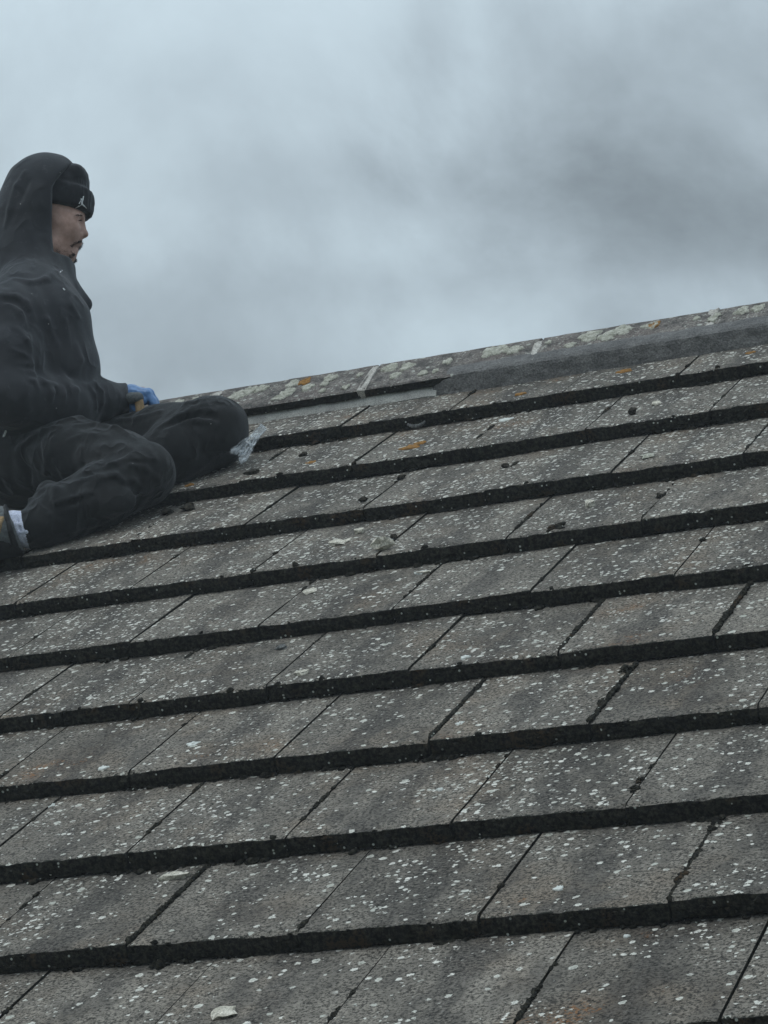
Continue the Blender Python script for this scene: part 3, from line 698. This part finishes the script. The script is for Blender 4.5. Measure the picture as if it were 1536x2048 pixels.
# trunk
for b in (-.095, .095): ft.chain([(Lp(62, 612, b), .098), (Lp(76, 655, b), .122), (Lp(82, 745, b * .8), .136), (Lp(78, 830, b * .8), .138), (Lp(66, 885, b * .8), .135)], k=.05)
ft.cap(Lp(76, 655, -.095), Lp(76, 655, .095), .122, k=.04); ft.cap(Lp(82, 750, -.07), Lp(82, 750, .07), .137, k=.04); ft.cap(Lp(74, 850, -.07), Lp(74, 850, .07), .135, k=.04)
ft.cap(Lp(68, 572), Lp(70, 620), .080, .12, k=.03)
for s_, sh in ((-1, shN), (1, shF)): ft.cap(Lp(66, 575, .05 * s_), sh, .085, .082, k=.05)
# arms
ft.chain([(shN, .083), (Lp(22, 715, -.235), .073), (elN, .074)], k=.035)
ft.chain([(elN, .074), (Lp(120, 803, -.165), .058), (Lp(205, 800, -.055), .049), (Lp(250, 799, -.005), .0425)], k=.02)
ft.chain([(shF, .08), (elF, .07)], k=.035); ft.chain([(elF, .07), (Lp(160, 800, .18), .056), (wrF, .042)], k=.02)
# bunched sleeve above the cuff
for x, r in ((196, .051), (206, .0515)): ft.cap(Lp(x - 3, 770, -.062), Lp(x + 5, 828, -.070), .012, .012, k=.02)
# hood, draped over head and beanie
ft.ell(Lp(82, 408), (.111, .112, .137), k=.01); ft.ell(Lp(100, 402), (.100, .104, .126), k=.02)
ft.chain([(Lp(66, 455), .108), (Lp(62, 520), .106), (Lp(58, 570), .112)], k=.04)
ft.chain([(Lp(90, 572), .058), (Lp(98, 600), .072)], k=.03)
ft.chain([(Lp(110, 574, -.02), .036), (Lp(136, 588, -.01), .028), (Lp(157, 603, .0), .017), (Lp(174, 609, .0), .009)], k=.025)
ft.chain([(Lp(110, 574, .03), .036), (Lp(136, 588, .03), .028), (Lp(154, 604, .03), .017)], k=.025)
ft.chain([(Lp(127, 550, .0), .0265), (Lp(128, 570, .0), .0265)], k=.014)
# face opening
Pm = Lp(112.5, 450); q1, q2 = Lp(158, 322), Lp(112.5, 402); dq = q2 - q1; nq = np.array([dq[2], 0, -dq[0]]); nq = nq if nq[0] < 0 else -nq
ft.cut([(Pm, (-1, 0, 0)), (q1, nq), (Lp(112, 531), (.10, 0, -1.0))], k=.006)
ft.ell(Lp(100, 450), (.100, .083, .12), op='-', k=.006)
# folds
for pts, r in [([(158, 326), (140, 338), (124, 364), (114, 398)], .009), ([(114, 398), (112, 430), (111, 470), (112, 520)], .009),
               ([(12, 455), (20, 420), (34, 372), (50, 345)], .007), ([(30, 560), (60, 568), (90, 560), (112, 545)], .010), ([(0, 590), (30, 592), (52, 606), (66, 640), (70, 690)], .008),
               ([(16, 606), (40, 625), (56, 660), (60, 690)], .007), ([(34, 660), (54, 680), (66, 705), (74, 727)], .008), ([(20, 698), (46, 708), (74, 727)], .007), ([(30, 728), (56, 728), (76, 730)], .006), ([(72, 748), (80, 758), (70, 770), (76, 780)], .007),
               ([(40, 742), (62, 746), (78, 756)], .006), ([(96, 775), (103, 785), (100, 800)], .007), ([(122, 776), (128, 790), (126, 806)], .006), ([(142, 776), (152, 780), (150, 792)], .006), ([(168, 772), (190, 770), (203, 782), (205, 806)], .009),
               ([(180, 776), (190, 792), (192, 815)], .007), ([(62, 590), (92, 640), (112, 690), (124, 735)], .006), ([(150, 690), (158, 720), (152, 742), (138, 752)], .008), ([(138, 585), (142, 612), (156, 634), (164, 640)], .003),
               ([(150, 575), (152, 596), (165, 612)], .005), ([(40, 830), (80, 842), (120, 845), (180, 838)], .007), ([(28, 800), (60, 820), (110, 826)], .006), ([(130, 640), (136, 690), (130, 740)], .005), ([(60, 760), (86, 764), (110, 772)], .006)]:
    ft.fold(pts, r)
for pts, r in [([(8, 600), (34, 604), (54, 624), (62, 660)], .006), ([(70, 700), (78, 740), (82, 762)], .007), ([(110, 776), (114, 790), (112, 806)], .005), ([(134, 776), (138, 790), (136, 804)], .005), ([(196, 775), (199, 795), (198, 820)], .005), ([(24, 470), (40, 400), (58, 360)], .005), ([(124, 735), (140, 750), (160, 740)], .006)]:
    ft.fold(pts, r, op='-', k=.010)
ft.wrinkle(.0022, 34, 1)
ft.cut([(Lp(257, 800, -.005), (-1, -.1, -.08))], k=.005)
hoodie = ft.build('hooded_top', M_HOOD, person)
def tube_px(f, pts, r, name, mat, parent, lift=.001):
    P = [q for q in (f.hit(*p) for p in pts) if q is not None]
    if len(P) < 2: print('no surface for', name); return None
    g = FB(P, max(r * .6, .0012), r * 3)
    g.chain([(p, r) for p in P], k=r * .3); return g.build(name, mat, parent)
tube_px(ft, [(120, 545), (122, 542.5), (124, 541.5)], .0022, 'drawstring_tip', M_WHT, hoodie)
tube_px(ft, [(123.5, 575.5), (126, 577.5), (129, 579.5)], .0022, 'drawstring_tip', M_WHT, hoodie)

# ---- trousers
fp = FB([Lp(-110, 820, -.42), Lp(515, 1130, .28), Lp(-110, 1130, -.42), Lp(515, 820, .28), Lp(440, 780, -.1)], .0050, .02)
fp.cap(Lp(42, 905, -.055), Lp(60, 895, .10), .128, .125, k=.03)
fp.ell(Lp(52, 930, -.06), (.118, .13, .098), k=.03)
fp.chain([(hipN, .116), (Lp(150, 925, -.17), .103), (Lp(230, 935, -.225), .088), (kneeN, .080)], k=.035)
fp.chain([(kneeN, .080), (Lp(200, 990, -.30), .078), (Lp(130, 1027, -.325), .070), (Lp(90, 1046, -.34), .055), (Lp(48, 1061, -.345), .047)], k=.012)
fp.chain([(hipF, .112), (Lp(220, 903, .03), .092), (Lp(330, 882, -.03), .088), (kneeF, .091)], k=.03)
fp.chain([(kneeF, .091), (Lp(350, 905, -.12), .082), (Lp(280, 935, -.13), .066), (ankF, .05)], k=.015)
fp.ell(Lp(306, 936, -.285), (.040, .040, .046), k=.03); fp.ell(Lp(452, 838, -.115), (.040, .045, .042), k=.03)
fp.ell(Lp(225, 1000, -.36), (.06, .02, .035), k=.03)
fp.cap(Lp(95, 985, -.30), Lp(80, 1010, -.33), .03, .022, k=.03)                               # bagged cloth above the ankle
for pts, r in [([(38, 900), (60, 880), (90, 862), (120, 853)], .009), ([(90, 880), (96, 910), (92, 945), (80, 980)], .010), ([(60, 900), (78, 930), (84, 960)], .008), ([(118, 856), (108, 880), (104, 905)], .007),
               ([(160, 966), (200, 945), (240, 934), (290, 932)], .010), ([(180, 958), (220, 930), (262, 918), (310, 920)], .009), ([(225, 938), (258, 945), (292, 972)], .008), ([(215, 945), (244, 962), (288, 978)], .007),
               ([(80, 985), (98, 975), (112, 980), (104, 998), (110, 1010)], .010), ([(82, 1020), (112, 1008), (144, 1000), (180, 985)], .008), ([(92, 1030), (120, 1042), (160, 1044)], .007), ([(110, 1060), (150, 1058), (200, 1044)], .007),
               ([(310, 862), (350, 840), (380, 828), (420, 820)], .009), ([(330, 858), (365, 846), (400, 842), (430, 842)], .008), ([(305, 872), (340, 848), (385, 818), (430, 806)], .009), ([(350, 840), (372, 812), (410, 798)], .008), ([(345, 935), (380, 915), (410, 905)], .008),
               ([(262, 930), (290, 938), (314, 956), (326, 976)], .008), ([(240, 950), (268, 962), (300, 990)], .007), ([(170, 975), (205, 958), (232, 950)], .009), ([(60, 1000), (84, 1010), (100, 1030), (98, 1055)], .008), ([(120, 905), (128, 935), (118, 965)], .008), ([(200, 848), (240, 842), (280, 836), (320, 824)], .008), ([(150, 852), (190, 850), (230, 858), (270, 880)], .009), ([(120, 846), (160, 838), (220, 834)], .007), ([(360, 955), (400, 930), (440, 905)], .007), ([(255, 1000), (290, 985), (315, 965)], .007), ([(140, 880), (170, 870), (205, 872)], .006)]:
    fp.fold(pts, r)
for pts, r in [([(40, 912), (56, 940), (66, 975)], .008), ([(170, 950), (210, 936), (250, 928)], .006), ([(98, 990), (92, 1005), (104, 1015)], .006), ([(320, 855), (360, 836), (400, 826)], .006), ([(338, 850), (376, 838), (424, 832), (434, 838)], .005), ([(120, 1012), (150, 1004), (185, 992)], .005)]:
    fp.fold(pts, r, op='-', k=.010)
fp.wrinkle(.0022, 36, 3)
fp.cut([(Lp(50, 1061, -.345), (1, .0, .22)), (Lp(50, 1006, -.345), (0, 0, 1)), (Lp(50, 1061, -.22), (0, 1, 0))], k=.005)
trousers = fp.build('trousers', M_TROU, person)
tube_px(ft, [(12, 862), (8, 872), (4, 882), (1, 892)], .0030, 'white_piping', M_WHT, hoodie)

# ---- gloved hand (and the hidden far hand)
fg = FB([Lp(235, 750, -.07), Lp(340, 850, .11), Lp(235, 850, -.07), Lp(340, 750, .11)], .0026, .01)
fg.cap(Lp(244, 797, -.005), Lp(262, 791, .0), .0330, .029, k=.012)
for i, b in enumerate((-.028, -.006, .016, .037)):
    dx = (-2, 1, 0, -5)[i]
    kn, p1, p2, p3 = Lp(297 + dx, 786 + abs(i - 1) * 1.5, b), Lp(308 + dx, 803, b - .001), Lp(313 + dx, 820, b - .002), Lp(305 + dx, 834, b)
    fg.cap(Lp(262, 788, b * .55), kn, .0165, .0125, k=.012)
    fg.cap(Lp(264, 800, b * .55), Lp(288, 802, b), .0150, .0115, k=.012)
    fg.cap(kn, p1, .0120, .0110, k=.0025); fg.cap(p1, p2, .0110, .0100, k=.0025); fg.cap(p2, p3, .0098, .0084, k=.0025)
fg.chain([(Lp(262, 806, -.022), .0165), (Lp(276, 820, -.040), .0132), (Lp(290, 828, -.042), .0118), (Lp(300, 834, -.035), .0095)], k=.006)
for pts, r in [([(262, 780), (280, 784), (292, 796)], .003), ([(270, 790), (284, 800), (288, 812)], .003), ([(258, 772), (266, 786), (262, 800)], .003), ([(276, 776), (290, 786), (296, 800)], .0025)]: fg.fold(pts, r, k=.004)
fg.wrinkle(.0008, 210, 8)
fg.build('glove', M_BLUE, person)
fg2 = FB([Lp(225, 780, .10), Lp(300, 840, .20)], .0035, .02)
fg2.cap(Lp(236, 801, .16), Lp(262, 806, .15), .026, .022, k=.01)
for i, b in enumerate((.125, .144, .162, .180)):
    fg2.chain([(Lp(260, 806, b), .012), (Lp(276, 812, b), .011), (Lp(286, 826, b), .010), (Lp(278, 836, b), .009)], k=.004)
fg2.chain([(Lp(246, 806, .135), .014), (Lp(262, 818, .118), .012), (Lp(278, 826, .118), .010)], k=.004)
fg2.build('glove', M_BLUE, person)

# ---- sock and boot of the near foot
fs = FB([Lp(10, 1015, -.40), Lp(75, 1110, -.29)], .0030, .02)
fs.cap(Lp(58, 1060, -.345), Lp(26, 1056, -.348), .0445, .043, k=.01)
for i in range(5): fs.fold([(56 - i * 7, 1026 + i), (58 - i * 7, 1045 + i), (60 - i * 6, 1062 + i), (62 - i * 5, 1082)], .003, k=.004)
fs.fold([(34, 1034), (40, 1058), (52, 1086)], .002, op='-', k=.004)
fs.build('sock', M_SOCK, person)
fo = FB([Lp(-130, 1010, -.44), Lp(60, 1130, -.27), Lp(-130, 1130, -.44), Lp(60, 1010, -.27)], .0042, .02)
fo.chain([(Lp(34, 1066, -.348), .052), (Lp(8, 1064, -.35), .054), (Lp(-50, 1078, -.352), .047), (Lp(-98, 1090, -.355), .038)], k=.03)
fo.cap(Lp(20, 1050, -.35), Lp(-6, 1048, -.35), .034, .036, k=.02)
fo.cut([(Lp(33, 1062, -.348), (-1, 0, -.38))], k=.004)
for pts, r in [([(24, 1034), (22, 1050), (18, 1064), (12, 1080)], .006), ([(6, 1030), (3, 1046), (6, 1060)], .005)]: fo.fold(pts, r, k=.005)
boot = fo.build('boot', M_BOOTG, person)
def patch(name, mat, grow, cuts, parent):
    g = Field(fo.lo, fo.lo + fo.h * (np.array(fo.D.shape) - 1), fo.h); g.D = fo.D.copy() - grow; g.D[g.D < -.03] = -.03
    for c in cuts: g.cut([c], k=.003)
    return g.build(name, mat, parent)
patch('sole', M_RUB, .006, [(Lp(0, 1102, -.35), (-.18, -.25, -1.0))], boot)
patch('tan_panel', M_TAN, .003, [(Lp(13, 1060, -.35), (-1, 0, .25)), (Lp(0, 1090, -.35), (.1, .2, 1.0)), (Lp(0, 1036, -.35), (0, .2, -1.0))], boot)
patch('heel_strap', M_RUB, .0045, [(Lp(30, 1062, -.35), (-1, 0, -.30)), (Lp(19, 1062, -.35), (1, 0, .22))], boot)
tube_px(fo, [(26, 1066), (27, 1078), (31, 1090), (36, 1100), (41, 1109)], .0028, 'yellow_trim', M_YEL, boot)
print('FIGURE built')

# ------------------------------------------------------------------ things lying about
def w_local(o, origin): o.location = origin; return o
def scrap(name, px, py, su, sv, sh, mat, seed, label, cat, group=None, flat=True, yaw=None):
    """an irregular flake or lump resting on the exposed face of a tile"""
    q = on_roof(px, py, 0); q = on_roof(px, py, tile_h(q[1])); rr = random.Random(seed); h = tile_h(q[1])
    bm = bmesh.new(); bmesh.ops.create_icosphere(bm, subdivisions=2, radius=1.0)
    ya = rr.uniform(0, 6.28) if yaw is None else yaw; off = Vector((rr.uniform(-9, 9), rr.uniform(-9, 9), rr.uniform(-9, 9)))
    for v in bm.verts:
        d = v.co.copy(); n = mnoise.noise(d * 1.3 + off) * .7 + mnoise.noise(d * 3.1 + off) * .45
        d = d * (1 + n)
        if flat: d.z = max(-.7, min(.7, d.z * 1.6)) + .25 * mnoise.noise(Vector((d.x * 1.5, d.y * 1.5, seed)))
        x, y = d.x * su, d.y * sv; v.co = Vector((x * math.cos(ya) - y * math.sin(ya), x * math.sin(ya) + y * math.cos(ya), d.z * sh))
    zmin = min(v.co.z for v in bm.verts)
    for v in bm.verts: v.co.z -= zmin + sh * .15
    bm.transform(Matrix.Rotation(tilt, 4, 'X'))
    me = bpy.data.meshes.new(name); bm.to_mesh(me); bm.free(); o = link(name, me, mat); o.location = roof(q[0], q[1], h)
    return tag(o, label, cat, group or {'chip': 'pale chips scattered over the tiles', 'clod': 'dark clods lying on the tiles'}[cat])
scrap('mortar_chip', 446, 2028, .019, .024, .0050, M_CHIP, 1, 'flat pale beige flake at the bottom edge of the photo', 'chip')
scrap('mortar_stick', 352, 1752, .029, .0110, .0075, M_CHIP, 2, 'long thin pale stick-like flake lying just below a dark tile edge', 'chip', yaw=.05)
scrap('mortar_chip', 605, 1350, .012, .014, .007, M_CHIP, 3, 'small rounded pale chip in the middle of a tile near the left', 'chip')
scrap('mortar_chip', 620, 1180, .017, .016, .004, M_CHIP, 4, 'flat pale flake lying just below a tile edge left of centre', 'chip')
scrap('mortar_chip', 672, 1084, .017, .026, .005, M_CHIP, 5, 'broken pale flake, left one of the scatter below the knees', 'chip')
scrap('mortar_chip', 694, 1079, .009, .012, .003, M_CHIP, 15, 'small sliver touching the broken pale flake', 'chip')
scrap('mortar_chip', 719, 1062, .010, .012, .008, M_CHIP, 6, 'small upright pale chip above the broken flake', 'chip')
scrap('mortar_lump', 769, 1099, .013, .020, .013, M_CHIP, 7, 'angular pale lump beside a dark clod above a tile edge', 'chip', flat=False)
scrap('moss_clod', 775, 1086, 0.0109, 0.0140, 0.0075, M_GCLOD, 8, 'greyish brown clod behind the angular pale lump', 'clod', flat=False)
scrap('moss_clod', 788, 1077, 0.0078, 0.0078, 0.0062, M_CLOD, 9, 'small brown clod at the top of the pale lump', 'clod', flat=False)
scrap('mortar_chip', 1180, 1009, .012, .016, .009, M_CHIP, 10, 'pale angular chip alone in the upper right half', 'chip')
scrap('mortar_chip', 1296, 912, .016, .018, .005, M_LICH, 11, 'flat greyish flake near the right edge below the third tile edge', 'chip')
scrap('mortar_chip', 1313, 806, .013, .014, .005, M_CHIP, 12, 'small pale flake beside an orange stain near the ridge at right', 'chip')
scrap('mortar_chip', 846, 1142, .017, .006, .004, M_CHIP, 13, 'thin whitish flake tucked under a dark tile edge near the centre', 'chip', yaw=.05)
scrap('moss_clod', 1265, 829, 0.0109, 0.0125, 0.0087, M_CLOD, 20, 'dark round moss clod near the ridge at right', 'clod', flat=False)
scrap('moss_clod', 1010, 931, 0.0086, 0.0101, 0.0056, M_CLOD, 21, 'dark clod on the third course right of centre', 'clod', flat=False)
scrap('moss_clod', 802, 953, 0.0078, 0.0094, 0.0056, M_CLOD, 22, 'small dark clod just under a tile edge near the centre', 'clod', flat=False)
scrap('moss_clod', 726, 1002, 0.0086, 0.0109, 0.0050, M_CLOD, 23, 'dark clod at the foot of a tile joint above the pale chips', 'clod', flat=False)
scrap('moss_clod', 606, 909, 0.0094, 0.0109, 0.0056, M_CLOD, 24, 'dark clod on the tile right of the clear plastic', 'clod', flat=False)
scrap('moss_clod', 506, 948, 0.0172, 0.0109, 0.0062, M_CLOD, 25, 'long dark clod near the far knee below the clear plastic', 'clod', flat=False, yaw=.5)
scrap('moss_clod', 333, 1024, 0.0156, 0.0172, 0.0075, M_CLOD, 26, 'dark clod by the near knee, left one of the pair', 'clod', flat=False)
scrap('moss_clod', 376, 1017, 0.0203, 0.0172, 0.0081, M_CLOD, 27, 'larger dark clod by the near knee, right one of the pair', 'clod', flat=False)
scrap('moss_clod', 562, 1295, 0.0101, 0.0109, 0.0050, M_GCLOD, 28, 'grey-brown clod on a tile left of centre', 'clod', flat=False)
scrap('moss_clod', 1318, 992, 0.0078, 0.0094, 0.0056, M_CLOD, 29, 'small dark clod on a tile near the right edge', 'clod', flat=False)
# grey caterpillar-like scrap under the top tile edge
gq = on_roof(834, 851, tile_h(on_roof(834, 851)[1])); cs, rs = [], []
for i in range(9):
    t = (i - 4) / 4; cs.append(RM @ np.array([gq[0] + t * .022, gq[1] + .004 * t * t - .006, tile_h(gq[1] - .006) + .008 + .007 * t * t])); rs.append((.0050 - .002 * t * t, .006, .0062 - .0028 * t * t))
g_ = lumps('matted_scrap', np.array(cs), np.array(rs), M_GCLOD, None, (IV2, IF2), .06)
tag(g_, 'grey curled caterpillar-like scrap against the topmost dark tile edge', 'scrap')

# clear crumpled plastic beside the far knee
def plastic():
    m, k = material('clear_film'); ob = k.n('ShaderNodeTexCoord').outputs['Object']; n = k.noise(ob, 28, 2, .5, 1.0)
    p = k.n('ShaderNodeBsdfPrincipled', {'Base Color': (.86, .90, .93, 1), 'Roughness': .12, 'Specular IOR Level': .9, 'IOR': 1.4})
    b = k.n('ShaderNodeBump', {'Height': n, 'Strength': .8, 'Distance': .01}); k.set(p, 'Normal', b.outputs[0])
    t = k.n('ShaderNodeBsdfTransparent', {'Color': (.94, .97, 1, 1)})
    lw = k.n('ShaderNodeLayerWeight', {'Blend': .35, 'Normal': b.outputs[0]}).outputs['Facing']
    f = k.math('MULTIPLY_ADD', lw, .50, k.sstep(n, .52, .74, .04, .32), clamp=True)
    mx = k.n('ShaderNodeMixShader', {0: f, 1: t.outputs[0], 2: p.outputs[0]}); o = k.n('ShaderNodeOutputMaterial'); k.t.links.new(mx.outputs[0], o.inputs['Surface']); return m
M_FILM = plastic()
def film_mesh():
    # long direction runs from the roof by the shin up to the free end; width carries sharp pleats
    A, B = Lp(474, 914, -.18), Lp(528, 852, -.135); nu, nv = 26, 16; V, F = [], []
    ax = B - A; wd = np.array([.55, -.35, -.62]); wd /= np.linalg.norm(wd); nr = np.cross(ax / np.linalg.norm(ax), wd)
    for layer in (0, 1):
        base = len(V)
        for i in range(nu + 1):
            s = i / nu; w = (.025 + .006 * math.sin(s * 5 + 1)) * (1 - .45 * s) * (1.0 if s > .06 else .9)
            for j in range(nv + 1):
                t = (j / nv - .5) * 2; pl = abs(((j * .8 + layer * 1.7 + s * 2.0) % 3.0) - 1.5) / 1.5
                d = .010 * (pl - .5) * (1 - .4 * s) + .006 * mnoise.noise(Vector((s * 6, t * 2, 4.0 + layer * 5))) + (.010 if layer else -.002) * (1 - t * t) * math.sin(math.pi * min(1, s * 1.1))
                P = A + ax * (s + .05 * math.sin(t * 4 + 2) * (1 - s)) + wd * w * t + nr * d
                V.append(l2w(P) - l2w(A))
        for i in range(nu):
            for j in range(nv):
                q = base + i * (nv + 1) + j; F.append((q, q + 1, q + nv + 2, q + nv + 1))
    return mesh('plastic_wrap', V, F, True), l2w(A)
pm, po_ = film_mesh(); pw = link('plastic_wrap', pm, M_FILM); pw.location = po_
tag(pw, 'clear crumpled piece of plastic film beside the far knee', 'plastic film')

# tool handle gripped in the gloved hand
th_ = FB([Lp(250, 770, -0.102), Lp(300, 850, -0.002)], .0028, .015)
th_.cap(Lp(262, 796, -0.054), Lp(276, 796, -0.058), .0150, .0150, k=.004)
to = th_.build('tool_handle', M_BOOTG); to.location = PO
th2 = FB([Lp(262, 780, -0.102), Lp(300, 850, -0.002)], .0026, .015)
th2.cap(Lp(280, 800, -0.060), Lp(283, 822, -0.058), .0085, .0090, k=.004); th2.cap(Lp(276, 806, -0.058), Lp(278, 824, -0.056), .0085, .0085, k=.004)
tt_ = th2.build('tan_end', M_TAN, to)
tag(to, 'short grey tool handle with tan end held by the blue glove', 'tool')


# ------------------------------------------------------------------ thin haze volume added over everything, standing in for lens veil
def haze():
    V, F = box(-330, 330, -330, 330, GZ - 1.0, 3.4)
    m = bpy.data.materials.new('veil_haze'); m.use_nodes = True; k = NT(m.node_tree)
    pv = k.n('ShaderNodeVolumePrincipled', {'Color': (.90, .95, 1.0, 1), 'Density': 0.0052, 'Anisotropy': 0.0})
    o = k.n('ShaderNodeOutputMaterial'); k.t.links.new(pv.outputs[0], o.inputs['Volume'])
    tag(link('haze', mesh('haze', V, F), m), kind='stuff')
haze()
